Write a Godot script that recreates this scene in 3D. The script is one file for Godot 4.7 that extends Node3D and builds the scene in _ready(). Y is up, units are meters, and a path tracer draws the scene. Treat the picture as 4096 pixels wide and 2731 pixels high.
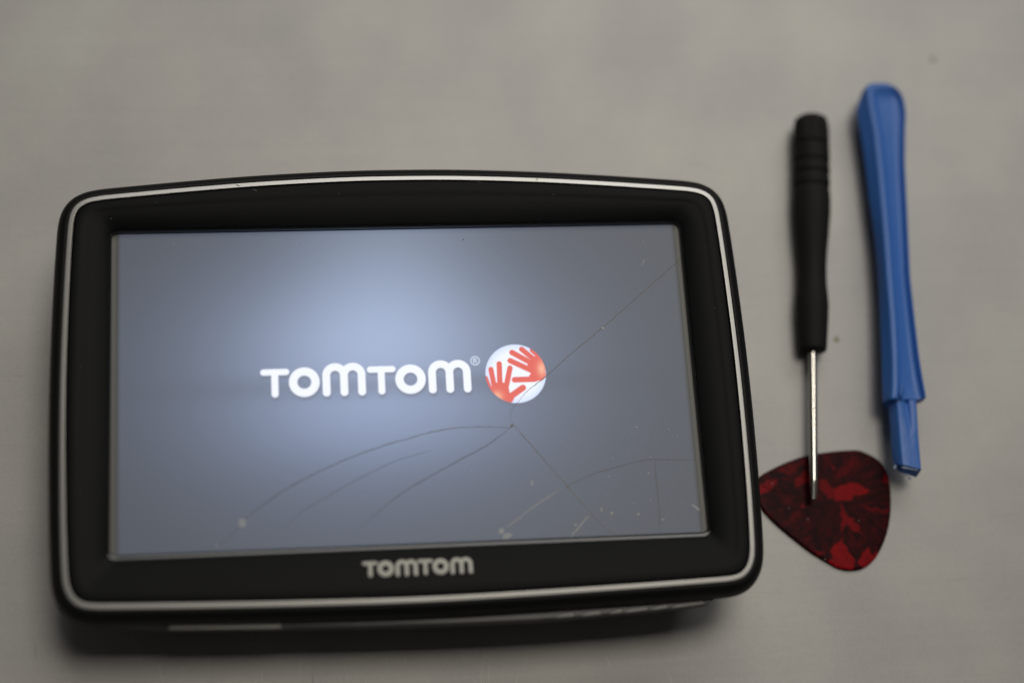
extends Node3D
# A cracked satellite navigation unit, a screwdriver, a pry tool and a pick on a brushed metal table.
# Shapes are written in millimetres: x to the right, y away from the viewer, z up from the table; pt() turns them into the scene's metres.

const SCREEN_Z := 20.0        # height of the touch panel over the table
const RIM := 640              # points round the casing
var rng := RandomNumberGenerator.new()
var outline := PackedVector2Array()
var outward := PackedVector2Array()


func pt(x: float, y: float, z: float) -> Vector3:
	return Vector3(x, z, -y) * 0.001


# ---------------------------------------------------------------- mesh helpers
func make_mesh(v: PackedVector3Array, f: PackedInt32Array, uv := PackedVector2Array()) -> ArrayMesh:
	var n := PackedVector3Array()
	n.resize(v.size())
	for i in range(0, f.size(), 3):
		var c := (v[f[i + 2]] - v[f[i]]).cross(v[f[i + 1]] - v[f[i]])
		n[f[i]] += c
		n[f[i + 1]] += c
		n[f[i + 2]] += c
	for i in n.size():
		n[i] = (n[i] * 1e9).normalized() if n[i].length() > 0.0 else Vector3.UP
	var a := []
	a.resize(Mesh.ARRAY_MAX)
	a[Mesh.ARRAY_VERTEX] = v
	a[Mesh.ARRAY_NORMAL] = n
	if uv.size():
		a[Mesh.ARRAY_TEX_UV] = uv
	a[Mesh.ARRAY_INDEX] = f
	var m := ArrayMesh.new()
	m.add_surface_from_arrays(Mesh.PRIMITIVE_TRIANGLES, a)
	return m


# rings of equal length, ordered from the underside outwards, up and inwards; each ring clockwise seen from above
func loft(rings: Array, cap_first := false, cap_last := false) -> ArrayMesh:
	var v := PackedVector3Array()
	var f := PackedInt32Array()
	var m: int = rings[0].size()
	for r in rings:
		v.append_array(r)
	for i in rings.size() - 1:
		for j in m:
			var k := (j + 1) % m
			var a := i * m + j
			var b := i * m + k
			f.append_array([a, b, b + m, a, b + m, a + m])
	for e in 2:
		if not (cap_first if e == 0 else cap_last):
			continue
		var ring: PackedVector3Array = rings[0] if e == 0 else rings[-1]
		var mid := Vector3.ZERO
		for p in ring:
			mid += p / m
		var at := v.size()
		v.append_array(ring)
		v.append(mid)
		for j in m:
			var k := (j + 1) % m
			f.append_array([at + k, at + j, at + m] if e == 0 else [at + j, at + k, at + m])
	return make_mesh(v, f)


func put(called: String, mesh: Mesh, material: Material, parent: Node3D) -> MeshInstance3D:
	var o := MeshInstance3D.new()
	o.name = called
	o.mesh = mesh
	o.material_override = material
	parent.add_child(o, true)
	return o


func thing(called: String, label: String, category: String) -> Node3D:
	var o := Node3D.new()
	o.name = called
	o.set_meta("label", label)
	o.set_meta("category", category)
	add_child(o, true)
	return o


# a flat shape with thickness: polygon in mm, lower and upper height as functions of the place
func slab(poly: PackedVector2Array, low: Callable, thick: float) -> ArrayMesh:
	if Geometry2D.is_polygon_clockwise(poly) == false:
		poly.reverse()
	var v := PackedVector3Array()
	var f := PackedInt32Array()
	var n := poly.size()
	for p in poly:
		v.append(pt(p.x, p.y, low.call(p) + thick))
	var tri := Geometry2D.triangulate_polygon(poly)
	for i in range(0, tri.size(), 3):
		var a := poly[tri[i]]
		var b := poly[tri[i + 1]]
		var c := poly[tri[i + 2]]
		if (b - a).cross(c - a) > 0.0:
			f.append_array([tri[i], tri[i + 2], tri[i + 1]])
		else:
			f.append_array([tri[i], tri[i + 1], tri[i + 2]])
	for p in poly:
		v.append(pt(p.x, p.y, low.call(p) + thick))
	for p in poly:
		v.append(pt(p.x, p.y, low.call(p)))
	var cw := 0.0
	for j in n:
		cw += poly[j].cross(poly[(j + 1) % n])
	for j in n:
		var k := (j + 1) % n
		var t := [n + j, 2 * n + k, n + k, n + j, 2 * n + j, 2 * n + k]
		if cw > 0.0:
			t.reverse()
		f.append_array(t)
	return make_mesh(v, f)


# a thin ribbon along a line, tapering to its ends, with a wobble
func ribbon(line: Array, half: float, z: float, thick: float, wobble: float, fade_start := true, fade_end := true) -> ArrayMesh:
	var fine := PackedVector2Array()
	for i in line.size() - 1:
		var p0: Vector2 = line[maxi(i - 1, 0)]
		var p1: Vector2 = line[i]
		var p2: Vector2 = line[i + 1]
		var p3: Vector2 = line[mini(i + 2, line.size() - 1)]
		var steps := maxi(2, int((p2 - p1).length() / 0.5))
		for s in steps:
			fine.append(p1.cubic_interpolate(p2, p0, p3, float(s) / steps))
	fine.append(line[-1])
	var n := fine.size()
	var v := PackedVector3Array()
	var f := PackedInt32Array()
	for i in n:
		var d := (fine[mini(i + 1, n - 1)] - fine[maxi(i - 1, 0)]).normalized()
		var side := Vector2(-d.y, d.x)
		var t := float(i) / (n - 1)
		var w := half * rng.randf_range(0.7, 1.3)
		if fade_start:
			w *= clampf(t * 6.0 + 0.25, 0.0, 1.0)
		if fade_end:
			w *= clampf((1.0 - t) * 3.0 + 0.2, 0.0, 1.0)
		var c := fine[i] + side * rng.randf_range(-wobble, wobble)
		var l := c + side * w
		var r := c - side * w
		v.append_array([pt(l.x, l.y, z), pt(c.x, c.y, z + thick), pt(r.x, r.y, z)])
		if i < n - 1:
			var a := i * 3
			f.append_array([a, a + 3, a + 4, a, a + 4, a + 1, a + 1, a + 4, a + 5, a + 1, a + 5, a + 2])
	return make_mesh(v, f)


# an irregular low fleck
func fleck(at: Vector2, rx: float, ry: float, turn: float, z: float, thick: float) -> ArrayMesh:
	var v := PackedVector3Array()
	var f := PackedInt32Array()
	var n := 9
	v.append(pt(at.x, at.y, z + thick))
	for j in n:
		var a := -TAU * j / n
		var k := rng.randf_range(0.6, 1.2)
		var p := at + Vector2(cos(a) * rx * k, sin(a) * ry * k).rotated(turn)
		v.append(pt(p.x, p.y, z))
		f.append_array([0, 1 + j, 1 + (j + 1) % n])
	return make_mesh(v, f)


# ---------------------------------------------------------------- materials
func plain(c: Color, rough: float, spec := 0.5, metal := 0.0) -> StandardMaterial3D:
	var m := StandardMaterial3D.new()
	m.albedo_color = c.linear_to_srgb()
	m.roughness = rough
	m.metallic = metal
	m.metallic_specular = spec
	return m


func grain_texture(freq: float, octaves: int, size: int, noise_seed: int) -> ImageTexture:
	var n := FastNoiseLite.new()
	n.seed = noise_seed
	n.noise_type = FastNoiseLite.TYPE_SIMPLEX_SMOOTH
	n.frequency = freq
	n.fractal_octaves = octaves
	return ImageTexture.create_from_image(n.get_seamless_image(size, size))


# ---------------------------------------------------------------- the casing's outline
func build_outline() -> void:
	var half := [
		Vector2(0, 40.85), Vector2(12, 40.7), Vector2(27, 40.05), Vector2(40, 39.15), Vector2(50, 38.32), Vector2(55, 37.88), Vector2(57.6, 37.58), Vector2(59.6, 37.15), Vector2(61.2, 36.3), Vector2(62.2, 35.0),
		Vector2(62.68, 33.2), Vector2(62.92, 30.8), Vector2(63.3, 23), Vector2(63.62, 13), Vector2(63.82, 3), Vector2(63.85, -6), Vector2(63.75, -15), Vector2(63.55, -24), Vector2(63.25, -31.5), Vector2(63.0, -35.2),
		Vector2(62.55, -37.3), Vector2(61.6, -39.0), Vector2(60.2, -40.05), Vector2(58.2, -40.5), Vector2(55, -40.68), Vector2(48, -40.92), Vector2(37, -41.25), Vector2(20, -41.65), Vector2(0, -41.9)]
	var ring := half.duplicate()
	for i in range(half.size() - 2, 0, -1):
		ring.append(Vector2(-half[i].x, half[i].y))
	var fine := PackedVector2Array()
	var m := ring.size()
	for i in m:
		for s in 40:
			fine.append(ring[i].cubic_interpolate(ring[(i + 1) % m], ring[(i + m - 1) % m], ring[(i + 2) % m], s / 40.0))
	var length := 0.0
	for i in fine.size():
		length += fine[i].distance_to(fine[(i + 1) % fine.size()])
	var step := length / RIM
	var left := 0.0
	for i in fine.size():
		var a := fine[i]
		var b := fine[(i + 1) % fine.size()]
		var d := a.distance_to(b)
		while left < d and outline.size() < RIM:
			outline.append(a.lerp(b, left / d))
			left += step
		left -= d
	for i in RIM:
		var t := outline[(i + 2) % RIM] - outline[(i + RIM - 2) % RIM]
		outward.append(Vector2(-t.y, t.x).normalized())


func rim_ring(off: float, z: float, squash := Vector2.ONE) -> PackedVector3Array:
	var r := PackedVector3Array()
	for i in RIM:
		var p := (outline[i] + outward[i] * off) * squash
		r.append(pt(p.x, p.y, SCREEN_Z + z))
	return r


const OPEN := Vector2(55.35, 31.15)      # half the screen opening


func opening(i: int, grow: float) -> Vector2:
	var p := outline[i]
	var d := Vector2(p.x / 63.85 * OPEN.x, (p.y + 0.4) / 40.4 * OPEN.y)
	# rounded rectangle met by the ray from the middle
	var h := OPEN + Vector2(0.35 * grow, grow if p.y < 0.0 else 0.35 * grow)      # the lip is widest along the lower edge
	var s := minf(h.x / maxf(absf(d.x), 0.001), h.y / maxf(absf(d.y), 0.001))
	var q := d * s
	var rad := 1.0 + maxf(grow, 0.0) * 0.5
	var core := h - Vector2(rad, rad)
	if absf(q.x) > core.x and absf(q.y) > core.y:
		var c := Vector2(core.x * signf(q.x), core.y * signf(q.y))
		q = c + (q - c).normalized() * rad
	return q


# height of the bezel from its rim (0) to the lip of the opening (1)
func bezel_z(t: float) -> float:
	return 2.62 + 0.12 * sin(minf(t / 0.35, 1.0) * PI) - 1.3 * pow(t, 2.4)


func bezel_ring(t: float, drop: float, grow: float) -> PackedVector3Array:
	var r := PackedVector3Array()
	for i in RIM:
		var a := outline[i] - outward[i] * 0.72
		var b := opening(i, 1.0)
		var p := a.lerp(b, t)
		if grow < 0.99:
			p = opening(i, grow)
		r.append(pt(p.x, p.y, SCREEN_Z + bezel_z(t) - drop))
	return r


# ---------------------------------------------------------------- lettering
func stroke(line: Array, half: float) -> PackedVector2Array:
	var big := PackedVector2Array()
	for p in line:
		big.append(p * 100.0)
	var made := Geometry2D.offset_polyline(big, half * 100.0, Geometry2D.JOIN_ROUND, Geometry2D.END_ROUND)
	return made[0]


func joined(a: PackedVector2Array, b: PackedVector2Array) -> PackedVector2Array:
	for p in Geometry2D.merge_polygons(a, b):
		if not Geometry2D.is_polygon_clockwise(p):
			a = p
	return a


func arch(x0: float, x1: float, base: float, top: float) -> Array:
	var r := (x1 - x0) / 2.0
	var pts := [Vector2(x0, base)]
	for k in 13:
		var a := PI - PI * k / 12.0
		pts.append(Vector2((x0 + x1) / 2.0 + cos(a) * r, top - r + sin(a) * r))
	pts.append(Vector2(x1, base))
	return pts


func scaled(p: PackedVector2Array) -> PackedVector2Array:
	var r := PackedVector2Array()
	for q in p:
		r.append(q / 100.0)
	return r


func letter_ring(c: Vector2, outer: float, inner: float, low: Callable, thick: float) -> ArrayMesh:
	var v := PackedVector3Array()
	var f := PackedInt32Array()
	var n := 40
	for ringn in 4:
		for j in n:
			var a := -TAU * j / n
			var p := c + Vector2(cos(a), sin(a)) * (outer if ringn < 2 else inner)
			v.append(pt(p.x, p.y, low.call(p) + (thick if ringn in [1, 2] else 0.0)))
	for ringn in 3:
		for j in n:
			var k := (j + 1) % n
			var a := ringn * n + j
			var b := ringn * n + k
			f.append_array([a, b, b + n, a, b + n, a + n])
	return make_mesh(v, f)


# ---------------------------------------------------------------- the picture on the screen
func capsule(p: Vector2, a: Vector2, b: Vector2) -> float:
	var ab := b - a
	var t := clampf((p - a).dot(ab) / maxf(ab.length_squared(), 1e-9), 0.0, 1.0)
	return (p - a - ab * t).length()


func word(p: Vector2, x0: float, mid: float, k: float) -> float:
	# distance to the six letters of the word, k scales it; x0 is the left end of the first letter
	var q := (p - Vector2(x0, mid)) / k
	var d := 99.0
	for part in 2:
		var o := q - Vector2(20.1 * part, 0.0)
		d = minf(d, capsule(o, Vector2(0.55, 2.1), Vector2(4.75, 2.1)) - 0.62)
		d = minf(d, capsule(o, Vector2(2.62, 2.1), Vector2(2.62, -2.2)) - 0.66)
		d = minf(d, absf((o - Vector2(8.15, 0.0)).length() - 2.1) - 0.8)
		for leg in 3:
			d = minf(d, capsule(o, Vector2(12.3 + 3.34 * leg, 1.15), Vector2(12.3 + 3.34 * leg, -2.2)) - 0.74)
		for bow in 2:
			var c := o - Vector2(13.97 + 3.34 * bow, 1.15)
			if c.y > 0.0:
				d = minf(d, absf(c.length() - 1.67) - 0.74)
	return d * k


func hands(p: Vector2) -> float:
	var d := 99.0
	var fingers := [
		[17.72, 3.15, 17.6, -1.4, 0.52], [16.05, 2.1, 16.55, -1.6, 0.5], [14.9, 0.35, 15.75, -2.4, 0.5], [19.75, 2.25, 18.75, -1.6, 0.52], [22.0, -1.75, 19.4, -3.5, 0.62],
		[17.6, -2.2, 17.6, -2.6, 1.75], [16.6, -2.6, 18.0, -4.4, 1.45], [19.2, -3.6, 18.0, -4.9, 1.0],
		[20.35, 5.35, 23.7, 3.3, 0.55], [22.25, 5.95, 24.8, 3.6, 0.52], [24.3, 5.75, 25.8, 4.2, 0.5], [19.9, 3.72, 23.8, 1.7, 0.55], [20.5, -0.12, 24.4, -0.1, 0.56],
		[24.9, 2.5, 25.0, 2.2, 1.75], [25.2, 1.2, 25.3, 0.9, 1.35], [24.9, 3.3, 26.0, 2.6, 1.2], [24.2, 0.25, 25.6, 0.6, 0.9]]
	for s in fingers:
		d = minf(d, capsule(p, Vector2(s[0], s[1]), Vector2(s[2], s[3])) - s[4])
	return d


func screen_picture() -> Image:
	# 12 pixels a millimetre; linear light of the panel, stored as sRGB
	var w := 1310
	var h := 745
	var half := Vector2(w, h) / 24.0
	var small := Image.create(w / 4, h / 4, false, Image.FORMAT_RGBF)
	for j in small.get_height():
		for i in small.get_width():
			var x := (i + 0.5) / small.get_width() * 2.0 * half.x - half.x
			var y := half.y - (j + 0.5) / small.get_height() * 2.0 * half.y
			var wide := exp(-pow((x + 7.0) / 37.0, 2.0) - pow((y - 2.0) / 27.0, 2.0))
			var core := exp(-pow((x + 5.5) / 24.0, 2.0) - pow((y - 7.0) / 13.5, 2.0))
			var beam := exp(-pow((x + 3.0) / 18.0, 2.0) - pow((y - 25.0) / 17.0, 2.0))
			var under := exp(-pow((x + 7.0) / 24.0, 2.0) - pow((y + 9.0) / 8.0, 2.0))
			var band := exp(-pow((x + 3.0) / 34.0, 2.0) - pow((y + 0.4) / 2.4, 2.0))
			var e := Vector3(0.03, 0.041, 0.061) + wide * Vector3(0.1, 0.132, 0.225) + core * Vector3(0.155, 0.19, 0.265) + beam * Vector3(0.085, 0.11, 0.15) + under * Vector3(0.045, 0.06, 0.1)
			e *= 1.0 - 0.3 * band
			e *= smoothstep(0.0, 1.1, half.x - absf(x) + 0.05)      # the backlight ends a little before the frame
			small.set_pixel(i, j, Color(e.x, e.y, e.z).linear_to_srgb())
	small.resize(w, h, Image.INTERPOLATE_CUBIC)
	small.convert(Image.FORMAT_RGB8)
	var ball := Vector2(20.8, 1.1)
	for j in range(int((half.y - 8.5) * 12.0), int((half.y + 7.0) * 12.0)):
		for i in range(int((half.x - 29.5) * 12.0), int((half.x + 28.5) * 12.0)):
			var p := Vector2((i + 0.5) / 12.0 - half.x, half.y - (j + 0.5) / 12.0)
			var c := small.get_pixel(i, j).srgb_to_linear()
			if p.x < 14.6:
				var drop := word(p + Vector2(-0.1, 0.55), -27.7, 0.6, 1.0)
				c = c.lerp(Color(0.10, 0.11, 0.17), 0.55 * clampf(0.5 - drop / 0.7, 0.0, 1.0))
				var d := word(p, -27.7, 0.6, 1.0)
				c = c.lerp(Color(0.86, 0.90, 1.0), clampf(0.5 - d * 6.0, 0.0, 1.0))
				var q := p - Vector2(13.1, 3.9)
				var mark := minf(absf(q.length() - 0.82) - 0.09, capsule(q, Vector2(-0.25, -0.42), Vector2(-0.25, 0.42)) - 0.09)
				mark = minf(mark, minf(absf((q - Vector2(0.0, 0.18)).length() - 0.24) - 0.08, capsule(q, Vector2(0.02, -0.05), Vector2(0.3, -0.42)) - 0.08))
				c = c.lerp(Color(0.7, 0.78, 0.95), clampf(0.5 - mark * 6.0, 0.0, 1.0) * 0.9)
			var r := (p - ball).length()
			var soft := ((p - ball) + Vector2(0.0, 0.5)).length() - 5.85
			if r > 5.85:
				c = c.lerp(Color(0.10, 0.11, 0.17), 0.5 * clampf(0.5 - soft / 1.0, 0.0, 1.0))
			if r < 6.1:
				var inside := clampf(0.5 - (r - 5.85) * 6.0, 0.0, 1.0)
				var face := Color(0.84, 0.89, 1.0).lerp(Color(0.62, 0.72, 0.98), clampf((r - 4.2) / 1.7, 0.0, 1.0))
				var hd := hands(p)
				var red := Color(0.72, 0.09, 0.07)
				var sheen := exp(-pow((p.x - 25.9) / 0.8, 2.0) - pow((p.y - 1.9) / 1.4, 2.0)) + exp(-(p - Vector2(16.9, -3.4)).length_squared() / 1.1)
				red = red.lerp(Color(0.95, 0.5, 0.32), clampf(sheen * 0.8, 0.0, 1.0))
				face = face.lerp(red, clampf(0.5 - hd * 6.0, 0.0, 1.0))
				c = c.lerp(face, inside)
			small.set_pixel(i, j, c.linear_to_srgb())
	return small


# ---------------------------------------------------------------- the pick's celluloid
func pick_picture() -> Image:
	# bright flakes in the dark celluloid: strength, then the corners in mm on the table
	var flakes := [
		[1.00, [86.8, -19.3, 91.1, -18.3, 94.7, -19.8, 93.9, -20.8, 91.1, -21.4, 88.1, -22.5, 87.1, -21.1]],
		[0.60, [84.2, -17.5, 85.9, -17.7, 87.8, -22.3, 86.5, -21.7, 84.3, -19.9]],
		[0.60, [79.0, -17.3, 82.0, -15.4, 82.0, -17.4, 79.9, -19.1, 78.9, -18.7]],
		[0.80, [79.9, -21.8, 80.5, -22.9, 79.9, -23.5]],
		[0.70, [87.9, -24.2, 90.5, -26.0, 91.8, -29.1, 90.2, -28.4, 88.6, -26.9, 87.5, -28.9]],
		[1.00, [87.3, -29.6, 88.7, -32.4, 89.8, -34.5, 89.2, -36.1, 86.1, -36.3, 84.4, -34.6, 85.3, -31.6]],
		[0.95, [90.5, -34.5, 92.5, -31.9, 93.4, -33.3, 95.0, -33.0, 93.1, -35.3, 91.0, -36.0]],
		[0.80, [71.3, -18.1, 74.5, -17.2, 75.9, -16.9, 74.0, -19.2, 71.1, -20.5]],
		[0.90, [97.9, -17.0, 99.0, -17.7, 99.2, -19.1, 97.7, -18.9]],
		[0.25, [90.3, -13.6, 92.4, -12.9, 93.3, -14.4, 90.6, -16.7, 87.0, -17.6]],
		[0.50, [87.3, -14.1, 87.7, -15.0, 87.1, -15.7]],
		[0.35, [91.3, -22.6, 94.6, -23.8, 98.2, -24.2, 97.6, -25.1, 93.8, -24.2]],
		[0.60, [81.4, -32.4, 84.1, -32.0, 83.8, -32.9, 82.4, -33.2]],
		[0.30, [74.4, -15.3, 80.5, -13.6, 82.1, -12.8, 81.9, -13.6, 78.1, -16.3]],
		[0.55, [87.8, -22.5, 88.6, -22.8, 88.9, -24.6, 88.0, -24.5]],
		[0.35, [83.7, -18.9, 86.7, -19.7, 87.8, -22.5, 85.2, -21.0]],
		[0.12, [77.1, -24.8, 79.4, -23.2, 79.9, -24.9, 77.9, -27.5]]]
	var cloud := FastNoiseLite.new()
	cloud.seed = 11
	cloud.frequency = 0.018
	cloud.fractal_octaves = 4
	var warp := FastNoiseLite.new()
	warp.seed = 29
	warp.frequency = 0.03
	warp.fractal_octaves = 2
	var grain := FastNoiseLite.new()
	grain.seed = 41
	grain.frequency = 0.05
	grain.fractal_octaves = 3
	var shapes := []
	for s in flakes:
		var poly := PackedVector2Array()
		for k in range(0, s[1].size(), 2):
			poly.append(Vector2(s[1][k], s[1][k + 1]))
		shapes.append(poly)
	var im := Image.create(512, 512, false, Image.FORMAT_RGB8)
	for j in 512:
		for i in 512:
			var p := Vector2(69.0 + (i + 0.5) / 16.0, -8.0 - (j + 0.5) / 16.0)
			var q := p + Vector2(warp.get_noise_2d(i, j), warp.get_noise_2d(i + 700.0, j - 300.0)) * 0.55
			var e := 0.0
			for k in shapes.size():
				if Geometry2D.is_point_in_polygon(q, shapes[k]):
					# pearly streaks fan out from the middle of the pick
					var d := p - Vector2(87.8, -23.0)
					var streak: float = 0.5 + 0.5 * grain.get_noise_2d(d.angle() * 260.0, d.length() * 6.0)
					e = maxf(e, flakes[k][0] * (0.45 + 0.75 * streak))
			var g := clampf(0.5 + 0.7 * cloud.get_noise_2d(i, j), 0.0, 1.0)
			var fan := p - Vector2(87.8, -23.0)
			var rays: float = clampf(0.5 + 0.9 * grain.get_noise_2d(fan.angle() * 150.0 + 900.0, fan.length() * 5.0), 0.0, 1.0)
			e = clampf(e + 0.11 * g * g + 0.2 * pow(rays, 3.0), 0.0, 1.0)
			im.set_pixel(i, j, Color(0.022, 0.0055, 0.007).lerp(Color(0.31, 0.008, 0.012), e).linear_to_srgb())
	im.resize(140, 140, Image.INTERPOLATE_LANCZOS)
	im.resize(512, 512, Image.INTERPOLATE_CUBIC)
	# the flakes lie at several depths in the celluloid, so their outlines are partly soft
	var deep: Image = im.duplicate()
	deep.resize(64, 64, Image.INTERPOLATE_LANCZOS)
	deep.resize(512, 512, Image.INTERPOLATE_CUBIC)
	for j in 512:
		for i in 512:
			im.set_pixel(i, j, im.get_pixel(i, j).lerp(deep.get_pixel(i, j), clampf(0.5 + 0.9 * cloud.get_noise_2d(i + 90.0, j + 40.0), 0.3, 0.95)))
	return im


# ---------------------------------------------------------------- the table's scratches
func scratch_picture(size: int, mm: float, count: int) -> Image:
	var im := Image.create(size, size, false, Image.FORMAT_RGBA8)
	im.fill(Color(0.5, 0.48, 0.44, 0.0))
	var px := size / mm
	var lines := []
	for k in count:
		var a := Vector2(rng.randf() * mm, rng.randf() * mm)
		var turn := rng.randfn(0.1, 0.25) if rng.randf() < 0.6 else rng.randf_range(-1.6, 1.6)
		lines.append([a, turn, rng.randf_range(2.0, 16.0), rng.randf_range(0.05, 0.22), rng.randf() < 0.8])
	# the worn patch near the viewer: short upright scores, pale and dark
	for k in 90:
		lines.append([Vector2(rng.randfn(128.0 - 22.0, 34.0), rng.randfn(128.0 + 54.0, 6.0)), rng.randfn(1.5, 0.35), rng.randf_range(2.0, 9.0), rng.randf_range(0.3, 0.8), rng.randf() < 0.85])
	for s in lines:
		var a: Vector2 = s[0] * px
		var d := Vector2.from_angle(s[1])
		var bend := rng.randf_range(-0.004, 0.004)
		var tone := Color(0.84, 0.83, 0.81) if s[4] else Color(0.42, 0.41, 0.4)
		var steps := int(s[2] * px)
		for t in steps:
			a += d
			d = d.rotated(bend * 0.4)
			var al: float = s[3] * sin(PI * t / steps)
			var x := posmod(int(a.x), size)
			var y := posmod(int(a.y), size)
			im.set_pixel(x, y, Color(tone, al))
			if s[3] > 0.2:
				im.set_pixel((x + 1) % size, y, Color(tone, al * 0.7))
				im.set_pixel(x, (y + 1) % size, Color(tone, al * 0.5))
	return im


# ================================================================ the scene
func _ready() -> void:
	rng.seed = 7
	# camera
	var cam := Camera3D.new()
	cam.name = "camera"
	var lens := CameraAttributesPhysical.new()
	lens.frustum_focal_length = 62.09
	lens.frustum_focus_distance = 0.344
	lens.frustum_near = 0.02
	lens.frustum_far = 20.0
	lens.exposure_aperture = 4.0
	cam.attributes = lens
	cam.fov = 21.88
	cam.near = 0.02
	cam.far = 20.0
	var right := Vector3(0.99179064, 0.11185407, 0.06196766)
	var up := Vector3(0.02562417, 0.30092871, -0.95330232)
	var back := Vector3(-0.12527859, 0.94706419, 0.29559211)
	cam.transform = Transform3D(Basis(right, up, back).orthonormalized(), pt(-22.2054, -93.1325, 322.6749 + SCREEN_Z))
	add_child(cam)
	cam.current = true
	# room light: dim surroundings, a soft ceiling light almost overhead and a window on the far side
	var env := Environment.new()
	env.background_mode = Environment.BG_COLOR
	env.background_color = Color(0.03, 0.029, 0.028).linear_to_srgb()
	env.tonemap_mode = Environment.TONE_MAPPER_LINEAR
	env.tonemap_exposure = 1.0
	env.sdfgi_enabled = true
	env.ssao_enabled = true
	env.ssil_enabled = true
	var world := WorldEnvironment.new()
	world.name = "surroundings"
	world.environment = env
	add_child(world)
	for lamp in [
		["ceiling_light", Vector2(0.45, 0.55), 0.56, Color(1.0, 0.97, 0.92), Vector3(0.24, 1.5, -0.36)],
		["window_light", Vector2(0.55, 1.2), 0.53, Color(1.0, 0.992, 0.975), Vector3(0.36, 1.0, -0.93)]]:
		var light := AreaLight3D.new()
		light.name = lamp[0]
		light.area_size = lamp[1]
		light.light_energy = lamp[2]
		light.light_color = lamp[3]
		light.shadow_enabled = true
		light.area_range = 6.0
		add_child(light)
		light.look_at_from_position(lamp[4], Vector3(0.01, 0.0, 0.0), Vector3.RIGHT)

	build_outline()
	build_table()
	build_device()
	build_pick()
	build_screwdriver()
	build_pry_tool()


func build_table() -> void:
	var m := StandardMaterial3D.new()
	var cloud := FastNoiseLite.new()
	cloud.seed = 3
	cloud.noise_type = FastNoiseLite.TYPE_SIMPLEX_SMOOTH
	cloud.frequency = 0.006
	cloud.fractal_octaves = 5
	var mottle := cloud.get_seamless_image(1024, 1024)
	# brushing along the length of the table, with fainter strokes across it
	var brush := FastNoiseLite.new()
	brush.seed = 17
	brush.frequency = 0.16
	brush.fractal_octaves = 4
	var lines := brush.get_seamless_image(14, 1024)
	lines.resize(1024, 1024, Image.INTERPOLATE_CUBIC)
	brush.seed = 18
	var cross := brush.get_seamless_image(1024, 40)
	cross.resize(1024, 1024, Image.INTERPOLATE_CUBIC)
	var toned := Image.create(1024, 1024, false, Image.FORMAT_RGB8)
	for j in 1024:
		for i in 1024:
			var g := mottle.get_pixel(i, j).r - 0.5
			var k := 0.49 + 0.1 * g + 0.02 * (lines.get_pixel(i, j).r - 0.5) + 0.005 * (cross.get_pixel(i, j).r - 0.5) + rng.randf_range(-0.02, 0.02)
			toned.set_pixel(i, j, Color(k, k * (0.982 + 0.02 * g), k * (0.945 - 0.04 * g)).linear_to_srgb())
	m.albedo_texture = ImageTexture.create_from_image(toned)
	m.heightmap_enabled = true
	m.heightmap_texture = ImageTexture.create_from_image(lines)
	m.heightmap_scale = 0.0003
	m.roughness = 0.55
	m.metallic = 0.4
	m.detail_enabled = true
	m.detail_blend_mode = BaseMaterial3D.BLEND_MODE_MIX
	m.detail_albedo = ImageTexture.create_from_image(scratch_picture(2048, 256.0, 1500))
	m.detail_uv_layer = BaseMaterial3D.DETAIL_UV_1
	# a slab with a rounded edge; one texture tile is 256 mm
	var v := PackedVector3Array()
	var uv := PackedVector2Array()
	var f := PackedInt32Array()
	var rings := [[598.0, 398.0, -30.0], [600.0, 400.0, -28.0], [600.0, 400.0, -2.0], [599.4, 399.4, -0.6], [598.0, 398.0, 0.0]]
	for r in rings:
		for c in [Vector2(-1, 1), Vector2(1, 1), Vector2(1, -1), Vector2(-1, -1)]:
			var p := Vector2(c.x * r[0], c.y * r[1])
			v.append(pt(p.x, p.y, r[2]))
			uv.append(Vector2(p.x + 128.0, 128.0 - p.y + r[2]) / 256.0)
	for i in rings.size() - 1:
		for j in 4:
			var k := (j + 1) % 4
			f.append_array([i * 4 + j, i * 4 + k, i * 4 + 4 + k, i * 4 + j, i * 4 + 4 + k, i * 4 + 4 + j])
	var at := v.size()
	for j in 4:
		v.append(v[16 + j])
		uv.append(uv[16 + j])
	f.append_array([at, at + 1, at + 2, at, at + 2, at + 3])
	var table := put("table_top", make_mesh(v, f, uv), m, self)
	table.set_meta("kind", "structure")
	table.set_meta("label", "brushed grey metal table top with fine scratches")
	var stain := plain(Color(0.36, 0.325, 0.23), 0.7)
	put("stain", fleck(Vector2(91.6, 12.4), 0.6, 0.75, 0.2, 0.004, 0.05), stain, table)
	put("stain", fleck(Vector2(121.5, 77.1), 0.6, 0.9, 0.5, 0.004, 0.05), stain, table)


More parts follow.
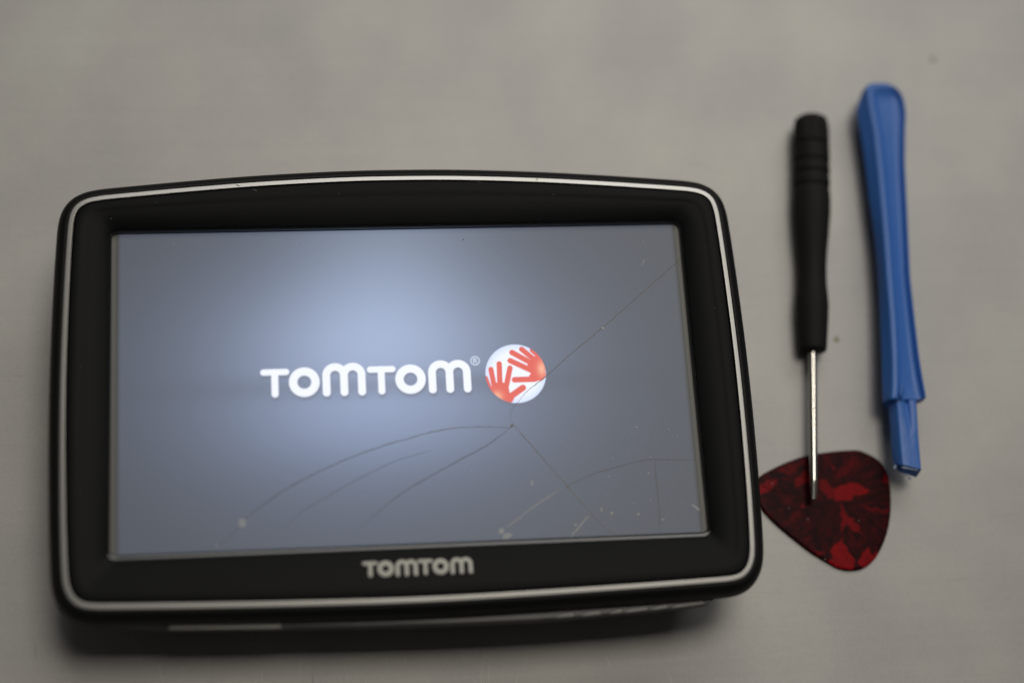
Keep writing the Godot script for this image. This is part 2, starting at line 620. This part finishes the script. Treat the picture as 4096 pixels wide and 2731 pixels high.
func build_device() -> void:
	var unit := thing("navigation_unit", "black satellite navigation device with lit cracked screen and thin silver trim", "navigation device")
	var black := plain(Color(0.0052, 0.0057, 0.0062), 0.5, 0.24)
	var grain := grain_texture(0.11, 3, 512, 5)
	black.heightmap_enabled = true
	black.heightmap_texture = grain
	black.heightmap_scale = 0.0016
	black.uv1_triplanar = true
	black.uv1_scale = Vector3.ONE * 40.0
	var rubber := plain(Color(0.007, 0.0073, 0.0078), 0.5, 0.33)
	rubber.heightmap_enabled = true
	rubber.heightmap_texture = grain
	rubber.heightmap_scale = 0.003
	rubber.uv1_triplanar = true
	rubber.uv1_scale = Vector3.ONE * 60.0
	# rear housing: narrows towards the table, which it stands on
	var rear := []
	for s in [[0.0, -20.0, 0.80], [0.0, -20.0, 0.86], [0.0, -19.4, 0.88], [0.0, -17.0, 0.91], [0.0, -12.0, 0.955], [0.6, -8.0, 0.975], [1.4, -5.0, 0.985], [2.0, -2.6, 0.99], [0.0, -2.4, 0.97]]:
		rear.append(rim_ring(s[0], s[1], Vector2(s[2], s[2])))
	put("rear_housing", loft(rear, true, false), rubber, unit)
	# outer frame: a rounded band
	var frame := [rim_ring(0.4, -2.7), rim_ring(2.2, -2.9), rim_ring(2.7, -2.5)]
	for k in 11:
		var a := PI / 2.0 * k / 10.0
		frame.append(rim_ring(0.68 + 2.27 * cos(a), -1.6 + 4.0 * sin(a)))
	frame.append(rim_ring(0.58, 2.3))
	frame.append(rim_ring(0.55, 1.6))
	put("outer_frame", loft(frame), rubber, unit)
	# silver line set into the front
	var silver := plain(Color(0.5, 0.5, 0.48), 0.38, 0.5, 0.8)
	var trim := [rim_ring(0.46, 1.7), rim_ring(0.46, 2.4), rim_ring(0.445, 2.47), rim_ring(0.42, 2.51), rim_ring(0.39, 2.525), rim_ring(0.35, 2.53), rim_ring(0.0, 2.565), rim_ring(-0.35, 2.595), rim_ring(-0.39, 2.595), rim_ring(-0.41, 2.575), rim_ring(-0.43, 2.53), rim_ring(-0.44, 1.7)]
	put("silver_trim", loft(trim), silver, unit)
	# front bezel, domed, dipping to the screen
	var face := []
	for s in [[0.0, 1.0], [0.0, 0.16], [0.004, 0.06], [0.014, 0.0]]:
		face.append(bezel_ring(s[0], s[1], 1.0))
	for k in range(1, 21):
		face.append(bezel_ring(0.014 + 0.95 * k / 20.0, 0.0, 1.0))
	face.append(bezel_ring(0.985, 0.02, 1.0))
	face.append(bezel_ring(1.0, 0.07, 1.0))
	face.append(bezel_ring(1.0, 0.6, 1.0))
	put("front_bezel", loft(face), black, unit)
	var gloss := plain(Color(0.007, 0.007, 0.007), 0.2, 0.68)
	var lip := [bezel_ring(1.0, 0.6, 0.985), bezel_ring(1.0, 0.09, 0.985)]
	for s in [[0.96, 0.085], [0.9, 0.097], [0.8, 0.121], [0.65, 0.165], [0.5, 0.218], [0.35, 0.282], [0.22, 0.36], [0.12, 0.47], [0.05, 0.65], [0.01, 1.0], [0.0, 1.42], [0.0, 1.7]]:
		lip.append(bezel_ring(1.0, s[1], s[0]))
	put("screen_lip", loft(lip), gloss, unit)
	# touch panel and the picture below it
	var glass := plain(Color(0.16, 0.158, 0.148), 0.45, 0.5)
	var panel := put("touch_panel", plate(Vector2(57.0, 33.0), -1.2, 0.0), glass, unit)
	var lit := plain(Color(0.085, 0.085, 0.082), 0.45, 0.5)
	lit.emission_enabled = true
	lit.emission_texture = ImageTexture.create_from_image(screen_picture())
	lit.emission_energy_multiplier = 1.0
	lit.texture_repeat = false
	put("lit_display", plate(Vector2(1310.0, 745.0) / 24.0, -0.4, 0.012, true), lit, panel)
	build_cracks(panel)
	build_marks(unit, black)
	# pale strip and painted edge highlights on the side that faces the viewer
	var ledge := plain(Color(0.03, 0.03, 0.029), 0.35, 0.5)
	var rib := PackedVector2Array([Vector2(-57, -41.0), Vector2(57, -41.0), Vector2(55.5, -44.0), Vector2(44.5, -44.85), Vector2(38, -45.1), Vector2(28, -45.5), Vector2(20, -45.68), Vector2(5, -45.62), Vector2(-10, -45.35), Vector2(-25, -44.92), Vector2(-45, -44.2), Vector2(-56, -43.2)])
	put("bottom_ledge", slab(rib, func(_p): return SCREEN_Z - 8.0, 6.1), ledge, unit)
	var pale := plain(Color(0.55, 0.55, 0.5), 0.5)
	put("pale_strip", slab(PackedVector2Array([Vector2(-45.0, -42.6), Vector2(-25.0, -43.3), Vector2(-25.0, -45.2), Vector2(-45.0, -44.5)]), func(_p): return SCREEN_Z - 1.89, 0.05), pale, unit)
	var painted_highlight := plain(Color(0.4, 0.4, 0.38), 0.5)  # grey plates stand in for wavy highlights along the ledge
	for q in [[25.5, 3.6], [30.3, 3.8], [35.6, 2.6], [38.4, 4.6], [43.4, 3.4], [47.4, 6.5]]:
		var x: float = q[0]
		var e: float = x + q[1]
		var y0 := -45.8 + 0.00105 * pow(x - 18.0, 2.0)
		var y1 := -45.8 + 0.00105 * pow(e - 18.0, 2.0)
		put("painted_highlight", slab(PackedVector2Array([Vector2(x, y0 + 0.04), Vector2(e, y1 + 0.15), Vector2(e - 0.3, y1 + 0.75), Vector2(x + 1.4, y0 + 0.6)]), func(_p): return SCREEN_Z - 1.89, 0.05), painted_highlight, unit)


func plate(half: Vector2, low: float, high: float, mapped := false) -> ArrayMesh:
	var v := PackedVector3Array()
	var uv := PackedVector2Array()
	var f := PackedInt32Array()
	var rad := 0.7
	for z in [low, high, high]:
		for q in [[1, 1], [1, -1], [-1, -1], [-1, 1]]:
			for k in 6:
				var a: float = PI / 2.0 - PI / 2.0 * k / 5.0 - PI / 2.0 * [[1, 1], [1, -1], [-1, -1], [-1, 1]].find(q)
				var p: Vector2 = Vector2(q[0] * (half.x - rad), q[1] * (half.y - rad)) + Vector2(cos(a), sin(a)) * rad
				v.append(pt(p.x, p.y, SCREEN_Z + z))
				uv.append(Vector2(p.x / half.x * 0.5 + 0.5, 0.5 - p.y / half.y * 0.5))
	for j in 24:
		var k := (j + 1) % 24
		f.append_array([j, k, k + 24, j, k + 24, j + 24])
	v.append(pt(0, 0, SCREEN_Z + high))
	uv.append(Vector2(0.5, 0.5))
	for j in 24:
		f.append_array([48 + j, 48 + (j + 1) % 24, 72])
	return make_mesh(v, f, uv if mapped else PackedVector2Array())


func build_cracks(panel: Node3D) -> void:
	var dark := plain(Color(0.012, 0.012, 0.016), 0.3)
	var mid := plain(Color(0.05, 0.05, 0.055), 0.4)
	var pale := plain(Color(0.55, 0.54, 0.5), 0.5)
	var z := SCREEN_Z + 0.016
	var long_cracks := [
		[[Vector2(55.2, 23.8), Vector2(45.1, 15.4), Vector2(38.33, 9.83), Vector2(31.67, 4.66), Vector2(26.55, 0.31), Vector2(22.81, -2.44), Vector2(20.83, -4.6), Vector2(19.68, -5.79), Vector2(19.29, -7.19), Vector2(19.7, -8.93)], 0.085, dark],
		[[Vector2(19.7, -8.93), Vector2(19.04, -9.63), Vector2(15.34, -9.26), Vector2(9.27, -9.22), Vector2(3.79, -9.97), Vector2(-0.48, -11.07), Vector2(-4.27, -12.02), Vector2(-11.82, -14.53), Vector2(-17.82, -17.06), Vector2(-23.19, -19.75), Vector2(-27.64, -22.74), Vector2(-30.87, -25.01), Vector2(-32.64, -27.02), Vector2(-36.29, -30.2)], 0.075, dark],
		[[Vector2(19.04, -9.63), Vector2(14.53, -12.81), Vector2(8.93, -15.56), Vector2(4.3, -18.01), Vector2(-0.3, -20.44), Vector2(-3.3, -22.4), Vector2(-6.88, -25.04), Vector2(-10.52, -27.9)], 0.07, mid],
		[[Vector2(3.92, -13.54), Vector2(-0.03, -14.48), Vector2(-3.06, -15.3), Vector2(-8.98, -17.99), Vector2(-15.0, -21.11), Vector2(-20.96, -24.49), Vector2(-25.44, -28.79)], 0.045, mid],
		[[Vector2(19.7, -8.93), Vector2(22.74, -12.94), Vector2(26.38, -17.72), Vector2(29.32, -21.37), Vector2(31.12, -23.9), Vector2(33.2, -26.58), Vector2(34.72, -28.47), Vector2(37.69, -31.0)], 0.085, dark],
		[[Vector2(17.19, -28.84), Vector2(19.71, -26.97), Vector2(23.5, -24.38), Vector2(28.24, -21.64)], 0.07, pale],
		[[Vector2(29.0, -21.3), Vector2(34.53, -19.09), Vector2(39.23, -17.87), Vector2(44.26, -16.8), Vector2(46.74, -16.73), Vector2(54.9, -17.22)], 0.06, mid],
		[[Vector2(46.49, -16.9), Vector2(46.33, -20.29), Vector2(46.43, -25.55), Vector2(46.13, -31.0)], 0.055, mid],
		[[Vector2(32.95, -27.03), Vector2(30.71, -29.37), Vector2(29.06, -31.0)], 0.09, pale]]
	for s in long_cracks:
		put("crack", ribbon(s[0], s[1], z, 0.006, 0.05), s[2], panel)
	put("chip", fleck(Vector2(19.35, -9.25), 0.45, 0.3, 0.8, z + 0.01, 0.02), dark, panel)
	put("chip", fleck(Vector2(29.3, -21.4), 0.35, 0.3, 0.2, z + 0.01, 0.02), dark, panel)
	var smudge := plain(Color(0.78, 0.77, 0.72, 0.5), 0.8)
	smudge.transparency = BaseMaterial3D.TRANSPARENCY_ALPHA
	var white := plain(Color(0.62, 0.61, 0.57), 0.5)
	for s in [[16.1, -29.3, 0.8, 0.5, 0.9], [17.2, -30.2, 1.0, 0.55, 0.3], [-31.6, -25.9, 0.8, 0.9, 0.4], [22.48, -20.51, 0.3, 0.7, -0.3], [53.6, -26.3, 0.3, 1.1, 0.9], [47.62, 23.26, 0.12, 0.75, -0.4], [35.37, -25.99, 0.18, 0.55, 0.4]]:
		put("smudge", fleck(Vector2(s[0], s[1]), s[2], s[3], s[4], z, 0.01), smudge, panel)
	var specks := SurfaceTool.new()
	var spots := [[16.25, -29.56, 0.3], [44.87, -24.66, 0.2], [37.29, -26.74, 0.22], [30.21, -28.75, 0.25], [43.48, -10.24, 0.14], [47.01, -28.34, 0.15], [42.36, -27.18, 0.18], [11.23, -17.64, 0.16], [37.25, -19.66, 0.18], [44.96, -19.38, 0.16], [38.48, 9.83, 0.22], [-36.29, -30.0, 0.22], [-20.3, 28.6, 0.14], [26.6, -5.6, 0.1]]
	for k in 70:
		spots.append([rng.randf_range(-53.0, 53.0), rng.randf_range(-30.0, 30.0), rng.randf_range(0.03, 0.075)])
	for k in 40:
		spots.append([rng.randf_range(22.0, 53.0), rng.randf_range(-30.0, -8.0), rng.randf_range(0.03, 0.1)])
	for s in spots:
		specks.append_from(fleck(Vector2(s[0], s[1]), s[2], s[2] * rng.randf_range(0.6, 1.3), rng.randf() * 3.0, z, s[2] * 0.3), 0, Transform3D.IDENTITY)
	put("dust", specks.commit(), white, panel).set_meta("kind", "stuff")
	put("speck", fleck(Vector2(12.17, 28.73), 0.16, 0.16, 0.0, z, 0.03), dark, panel)


func build_marks(unit: Node3D, _black: Material) -> void:
	# printed word on the lower bezel
	var ink := plain(Color(0.6, 0.6, 0.53), 0.45)
	var low := func(p: Vector2) -> float:
		var t := clampf((41.15 + p.y) / 9.45, 0.0, 1.0)
		return SCREEN_Z + bezel_z(0.0 + t) - 0.02
	var thick := 0.06
	for part in 2:
		var x := -10.05 + 10.08 * part
		var bar := stroke([Vector2(x + 0.38, -34.78), Vector2(x + 2.55, -34.78)], 0.33)
		var stem := stroke([Vector2(x + 1.48, -34.78), Vector2(x + 1.48, -37.05)], 0.36)
		put("letter", slab(scaled(joined(bar, stem)), low, thick), ink, unit)
		put("letter", letter_ring(Vector2(x + 4.27, -35.92), 1.5, 0.64, low, thick), ink, unit)
		var first := stroke(arch(x + 6.46, x + 8.12, -37.1, -34.74), 0.38)
		var second := stroke(arch(x + 8.12, x + 9.78, -37.1, -34.74), 0.38)
		put("letter", slab(scaled(joined(first, second)), low, thick), ink, unit)
	# nicks and grit on the frame
	var grit := plain(Color(0.3, 0.28, 0.22), 0.7)
	for s in [[-62.55, 15.6, 2.5, 0.12, 0.4], [-62.4, 14.7, 2.5, 0.16, 0.3], [15.8, 39.7, 2.65, 0.14, 0.1]]:
		put("grit", fleck(Vector2(s[0], s[1]), s[3], s[4], 0.2, SCREEN_Z + s[2], 0.1), grit, unit)
	var nick := plain(Color(0.03, 0.028, 0.025), 0.6)
	put("nick", ribbon([Vector2(-31.7, 40.1), Vector2(-31.2, 39.75), Vector2(-30.8, 39.55)], 0.07, SCREEN_Z + 2.575, 0.03, 0.02), nick, unit)
	put("nick", ribbon([Vector2(27.35, 40.5), Vector2(27.2, 40.1), Vector2(26.85, 39.75)], 0.07, SCREEN_Z + 2.575, 0.03, 0.02), grit, unit)
	var rub := plain(Color(0.075, 0.075, 0.075), 0.5)
	for q in [[-28.6, 38.95, -27.5, 38.35], [-28.3, 38.85, -27.6, 38.5], [-47.0, 36.6, -46.6, 36.5], [-12.0, 37.6, -11.8, 37.7], [30.1, 36.8, 30.4, 36.7]]:
		put("rub_mark", ribbon([Vector2(q[0], q[1]), Vector2((q[0] + q[2]) / 2.0, (q[1] + q[3]) / 2.0 + 0.03), Vector2(q[2], q[3])], 0.06, SCREEN_Z + 2.72, 0.02, 0.02), rub, unit)
	for q in [[-59.6, 33.0], [-60.7, 4.0], [-60.9, -8.2], [-60.3, -19.5], [-44.0, -37.5], [60.4, 12.5], [12.0, 36.4], [-55.3, 33.4], [59.8, 25.3], [-57.0, -20.0], [52.5, -37.2]]:
		put("dust_speck", fleck(Vector2(q[0], q[1]), rng.randf_range(0.04, 0.09), rng.randf_range(0.04, 0.12), rng.randf() * 3.0, SCREEN_Z + bezel_z(0.25 if absf(q[0]) > 57.0 else 0.45) - 0.01, 0.06), grit, unit)


func build_pick() -> void:
	var pick := thing("guitar_pick", "dark red marbled guitar pick lying under the screwdriver tip", "guitar pick")
	var edge := [Vector2(71.69, -16.53), Vector2(74.24, -15.12), Vector2(77.64, -13.72), Vector2(81.01, -12.64), Vector2(84.34, -12.07), Vector2(87.7, -11.71), Vector2(91.0, -11.56), Vector2(93.16, -11.63), Vector2(94.83, -12.27), Vector2(96.9, -13.56), Vector2(98.24, -15.13), Vector2(98.86, -16.89), Vector2(99.05, -19.25), Vector2(98.75, -22.93), Vector2(98.14, -26.12), Vector2(97.04, -29.27), Vector2(95.6, -31.98), Vector2(93.82, -34.3), Vector2(91.89, -35.7), Vector2(90.1, -36.28), Vector2(87.98, -36.32), Vector2(86.07, -35.81), Vector2(84.47, -34.88), Vector2(80.93, -32.45), Vector2(78.02, -29.95), Vector2(75.07, -27.2), Vector2(72.81, -24.75), Vector2(71.2, -22.4), Vector2(70.35, -19.9), Vector2(70.55, -17.9)]
	var fine := PackedVector2Array()
	var n := edge.size()
	for i in n:
		for s in 6:
			fine.append((edge[i] as Vector2).cubic_interpolate(edge[(i + 1) % n], edge[(i + n - 1) % n], edge[(i + 2) % n], s / 6.0))
	var m := fine.size()
	var rows := [[0.35, 0.02], [0.1, 0.1], [0.0, 0.35], [0.06, 0.6], [0.25, 0.74], [0.6, 0.78], [3.0, 0.785]]
	var v := PackedVector3Array()
	var uv := PackedVector2Array()
	var f := PackedInt32Array()
	for r in rows:
		for i in m:
			var t: Vector2 = fine[(i + 1) % m] - fine[(i + m - 1) % m]
			var p: Vector2 = fine[i] + Vector2(t.y, -t.x).normalized() * r[0]
			v.append(pt(p.x, p.y, r[1]))
			uv.append(Vector2((p.x - 69.0) / 32.0, (-8.0 - p.y) / 32.0))
	for i in rows.size() - 1:
		for j in m:
			var k := (j + 1) % m
			f.append_array([i * m + j, i * m + k, i * m + m + k, i * m + j, i * m + m + k, i * m + m + j])
	var mid := Vector2(86.0, -23.0)
	v.append(pt(mid.x, mid.y, 0.79))
	uv.append(Vector2((mid.x - 69.0) / 32.0, (-8.0 - mid.y) / 32.0))
	for j in m:
		f.append_array([(rows.size() - 1) * m + j, (rows.size() - 1) * m + (j + 1) % m, v.size() - 1])
	var c := StandardMaterial3D.new()
	c.albedo_texture = ImageTexture.create_from_image(pick_picture())
	c.roughness = 0.3
	c.metallic_specular = 0.13
	put("plastic_body", make_mesh(v, f, uv), c, pick)
	var dust := plain(Color(0.3, 0.26, 0.25), 0.7)
	for s in [[80.9, -25.6, 0.13], [77.2, -23.2, 0.1], [74.3, -18.0, 0.13], [91.5, -26.3, 0.1], [83.5, -33.9, 0.12]]:
		put("dust_speck", fleck(Vector2(s[0], s[1]), s[2], s[2] * 1.3, 0.3, 0.785, 0.04), dust, pick)


# rings round the screwdriver's axis: distance from its top end, radius, optional flattening of the section
func turned(rows: Array, sides: int) -> Array:
	var top := Vector3(90.8, 61.9, 3.95)
	var tip := Vector3(81.77, -22.16, 3.3)
	var along := (tip - top).normalized()
	var across := along.cross(Vector3(0, 0, 1)).normalized()
	var lift := across.cross(along).normalized()
	var rings := []
	for r in rows:
		var ring := PackedVector3Array()
		for j in sides:
			var a := TAU * j / sides
			var wx: float = r[1]
			var wz: float = r[2] if r.size() > 2 else r[1]
			var k := 1.0
			if r.size() > 3:
				k = 1.0 - r[3] * (0.5 - 0.5 * cos(a * 8.0))
			var p: Vector3 = top + along * r[0] + across * cos(a) * wx * k + lift * sin(a) * wz * k
			ring.append(pt(p.x, p.y, p.z))
		rings.append(ring)
	return rings


func build_screwdriver() -> void:
	var driver := thing("screwdriver", "small screwdriver with black grooved handle and thin bright steel shaft", "screwdriver")
	var grip := plain(Color(0.013, 0.013, 0.0127), 0.7, 0.36)
	var g := grain_texture(0.09, 3, 256, 9)
	grip.heightmap_enabled = true
	grip.heightmap_texture = g
	grip.heightmap_scale = 0.002
	grip.uv1_triplanar = true
	grip.uv1_scale = Vector3.ONE * 50.0
	var cap := [[0.55, 2.2, 2.2, 0.02], [0.65, 2.75, 2.75, 0.04], [0.95, 3.25, 3.25, 0.06], [1.5, 3.62, 3.62, 0.08], [2.4, 3.82, 3.82, 0.08], [4.5, 3.88, 3.88, 0.06], [6.6, 3.86, 3.86, 0.03], [7.0, 3.8, 3.8, 0.0], [7.2, 3.55, 3.55, 0.0], [7.3, 3.2, 3.2, 0.0]]
	put("swivel_cap", loft(turned(cap, 64), true, true), grip, driver)
	var rows := [[7.3, 3.2], [7.35, 3.6], [7.6, 3.8], [8.2, 3.85]]
	for s in [11.4, 14.2, 17.1]:
		rows.append_array([[s - 0.7, 3.86], [s - 0.4, 3.82], [s - 0.2, 3.62], [s, 3.48], [s + 0.2, 3.58], [s + 0.6, 3.8], [s + 1.0, 3.87]])
	for s in [[20.0, 3.95], [22.5, 3.92], [25.0, 3.72], [28.0, 3.5], [31.0, 3.2], [34.0, 3.0], [37.0, 2.96], [39.5, 3.08], [41.5, 3.28], [43.5, 3.38], [46.0, 3.3], [49.0, 3.12], [52.0, 2.95], [52.9, 2.86], [53.2, 2.7], [53.3, 2.3]]:
		rows.append(s)
	put("handle", loft(turned(rows, 48), true, true), grip, driver)
	var steel := plain(Color(0.72, 0.70, 0.66), 0.22, 0.5, 1.0)
	var shaft := [[52.5, 0.86], [54.0, 0.86], [80.3, 0.86], [81.2, 0.84, 0.8], [83.6, 0.66, 0.42], [84.4, 0.62, 0.36], [84.55, 0.5, 0.3]]
	put("shaft", loft(turned(shaft, 28), true, true), steel, driver)


func lerp_table(t: Array, y: float, col: int) -> float:
	for i in t.size() - 1:
		if y <= t[i][0] and y >= t[i + 1][0]:
			var k: float = (t[i][0] - y) / (t[i][0] - t[i + 1][0])
			return lerpf(t[i][col], t[i + 1][col], k)
	return t[-1][col] if y < t[-1][0] else t[0][col]


func build_pry_tool() -> void:
	var tool := thing("pry_tool", "blue plastic pry tool with raised rails and a chewed narrow end", "pry tool")
	var blue := plain(Color(0.06, 0.2, 0.64), 0.37, 0.45)
	var g := grain_texture(0.05, 4, 256, 21)
	blue.heightmap_enabled = true
	blue.heightmap_texture = g
	blue.heightmap_scale = 0.004
	blue.uv1_triplanar = true
	blue.uv1_scale = Vector3.ONE * 30.0
	# along the tool: y, left foot, left rail, right rail, height, depth of the channel, how far the bow lifts it off the table
	var t := [
		[67.80, 104.85, 104.95, 106.14, 7.30, 0.00, 0.00], [67.65, 104.25, 104.45, 106.84, 7.60, 0.00, 0.00], [67.35, 103.75, 104.00, 107.73, 7.80, 0.00, 0.00], [66.85, 103.26, 103.66, 108.63, 7.92, 0.10, 0.00], [66.16, 102.96, 103.41, 109.42, 8.00, 0.45, 0.00], [65.26, 102.56, 103.31, 110.02, 8.00, 1.00, 0.00], [64.07, 102.06, 103.26, 110.42, 8.00, 1.25, 0.00], [62.58, 101.62, 103.26, 110.56, 8.00, 1.25, 0.00], [60.09, 101.57, 103.36, 110.51, 8.00, 1.25, 0.00], [56.12, 101.67, 103.56, 109.82, 8.00, 1.25, 0.00], [49.16, 101.77, 103.41, 108.82, 8.00, 1.25, 0.00], [42.20, 101.67, 103.16, 108.23, 8.00, 1.25, 0.00], [32.19, 101.70, 102.69, 107.26, 8.19, 1.25, 0.19], [23.17, 101.27, 102.06, 106.38, 8.42, 1.25, 0.42], [14.16, 100.39, 101.54, 106.05, 8.64, 1.25, 0.64], [5.76, 99.53, 100.81, 105.82, 8.85, 1.25, 0.85], [1.17, 98.99, 100.22, 105.88, 8.96, 1.25, 0.96], [-1.82, 98.66, 99.71, 106.00, 9.04, 1.20, 1.04], [-3.01, 98.55, 99.45, 106.04, 8.97, 1.00, 1.07], [-3.42, 98.70, 99.49, 105.83, 8.58, 0.70, 1.08], [-3.57, 98.99, 99.69, 105.43, 8.08, 0.40, 1.08]]
	var ys := [67.8, 67.72, 67.65, 67.5, 67.35, 67.1, 66.85, 66.5, 66.16, 65.7, 65.26, 64.7, 64.07, 63.3, 62.58, 61.3]
	var y := 60.0
	while y > -0.5:
		ys.append(y)
		y -= 2.0
	ys.append_array([-1.0, -1.54, -2.2, -2.73, -2.95, -3.13, -3.28])
	var rings := []
	for yy in ys:
		var lb := lerp_table(t, yy, 1)
		var l := lerp_table(t, yy, 2)
		var r := lerp_table(t, yy, 3)
		var h := lerp_table(t, yy, 4)
		var d := lerp_table(t, yy, 5)
		var w := minf(1.0, (r - l) / 4.0)
		var foot := minf(2.4, (r - lb) * 0.3)
		var up := lerp_table(t, yy, 6)
		var wide := lb - 0.9
		var sec := [[wide + foot, up + 0.15], [wide + foot - 0.2, up + 0.35], [wide + 1.0, up + 3.0], [wide + 0.2, h - 3.5], [wide, h - 2.9], [wide + 0.12, h - 2.4], [l - 1.15 * w, h - 0.95], [l - 0.95 * w, h - 0.42], [l - 0.74 * w, h - 0.16], [l - 0.5 * w, h - 0.09], [l - 0.15 * w, h - 0.045], [l + 0.22 * w, h], [l + 0.45 * w, h - minf(0.1, d)], [l + 0.75 * w, h - minf(0.42, d)], [l + 1.15 * w, h - d * 0.6], [l + 1.6 * w, h - d * 0.72],
			[lerpf(l, r, 0.62), h - d], [r - 1.5 * w, h - d], [r - 0.95 * w, h - d * 0.9], [r - 0.72 * w, h - d * 0.7], [r - 0.58 * w, h - minf(0.5, d)], [r - 0.46 * w, h - minf(0.15, d)], [r - 0.3 * w, h - minf(0.02, d)], [r - 0.14, h - 0.04], [r - 0.02, h - 0.2], [r + 0.06, h - 0.55], [r + 0.12, h - 2.4], [r + 0.1, h - 2.9], [r - 0.1, h - 3.5], [r - 0.7, up + 3.0], [r - foot - 0.3, up + 0.35], [r - foot - 0.5, up + 0.15]]
		var ring := PackedVector3Array()
		for p in sec:
			ring.append(pt(p[0], yy, p[1]))
		rings.append(ring)
	put("body", loft(rings, true, true), blue, tool)
	# narrow end: square bar with a tapering groove
	var bar := []
	for s in [[-3.03, 100.12, 104.33, 7.87, 0.90], [-4.24, 100.05, 104.23, 7.87, 0.80], [-6.34, 99.94, 104.08, 7.91, 0.60], [-8.84, 99.79, 103.84, 7.97, 0.25], [-10.44, 99.68, 103.71, 7.99, 0.03], [-12.85, 99.55, 103.53, 8.05, 0.00], [-16.64, 99.37, 103.27, 8.11, 0.00]]:
		var ring := PackedVector3Array()
		var l: float = s[1]
		var r: float = s[2]
		var m: float = l + 2.15
		var skew: bool = s[0] < -16.0
		for p in [[l + 0.3, s[3] - 3.2], [l - 0.9, s[3] - 2.7], [l - 1.05, s[3] - 2.2], [l - 0.2, s[3] - 0.5], [l + 0.02, s[3] - 0.13], [l + 0.3, s[3]], [m - 0.55, s[3]], [m - 0.25, s[3] - s[4] * 0.6], [m, s[3] - s[4]], [m + 0.3, s[3] - s[4] * 0.6], [m + 0.6, s[3]], [r - 0.2, s[3]], [r, s[3] - 0.2], [r + 0.1, s[3] - 2.7], [r - 0.2, s[3] - 3.2]]:
			var yy: float = s[0]
			if skew:
				yy -= 0.3 * (p[0] - l) + (8.1 - p[1]) * (0.05 + 0.8 * (1.0 - absf(p[0] - m) / 2.3))
			ring.append(pt(p[0], yy, p[1]))
		bar.append(ring)
	put("narrow_end", loft(bar, true, true), blue, tool)
	var bump := SphereMesh.new()
	bump.radius = 0.5
	bump.height = 1.0
	var knob := put("moulding_mark", bump, blue, tool)
	knob.transform = Transform3D(Basis(Vector3(1, 0, 0.25).normalized() * 0.0013, Vector3(0, 0.0008, 0), Vector3(-0.25, 0, 1).normalized() * 0.0032), pt(101.05, -1.4, 8.75))
	# frayed whitish plastic at the chewed end
	var frayed := plain(Color(0.33, 0.42, 0.62), 0.6)
	for s in [[98.6, -16.6, 6.2, 0.35, 0.7], [100.0, -17.35, 7.95, 0.8, 0.25], [101.1, -17.6, 7.9, 0.7, 0.2], [102.2, -17.85, 7.85, 0.6, 0.2], [100.6, -18.3, 6.2, 0.5, 0.3], [101.6, -18.9, 5.3, 0.5, 0.3], [98.6, -15.6, 6.0, 0.25, 0.5]]:
		put("frayed_edge", fleck(Vector2(s[0], s[1]), s[3], s[4], -0.3, s[2], 0.35), frayed, tool)
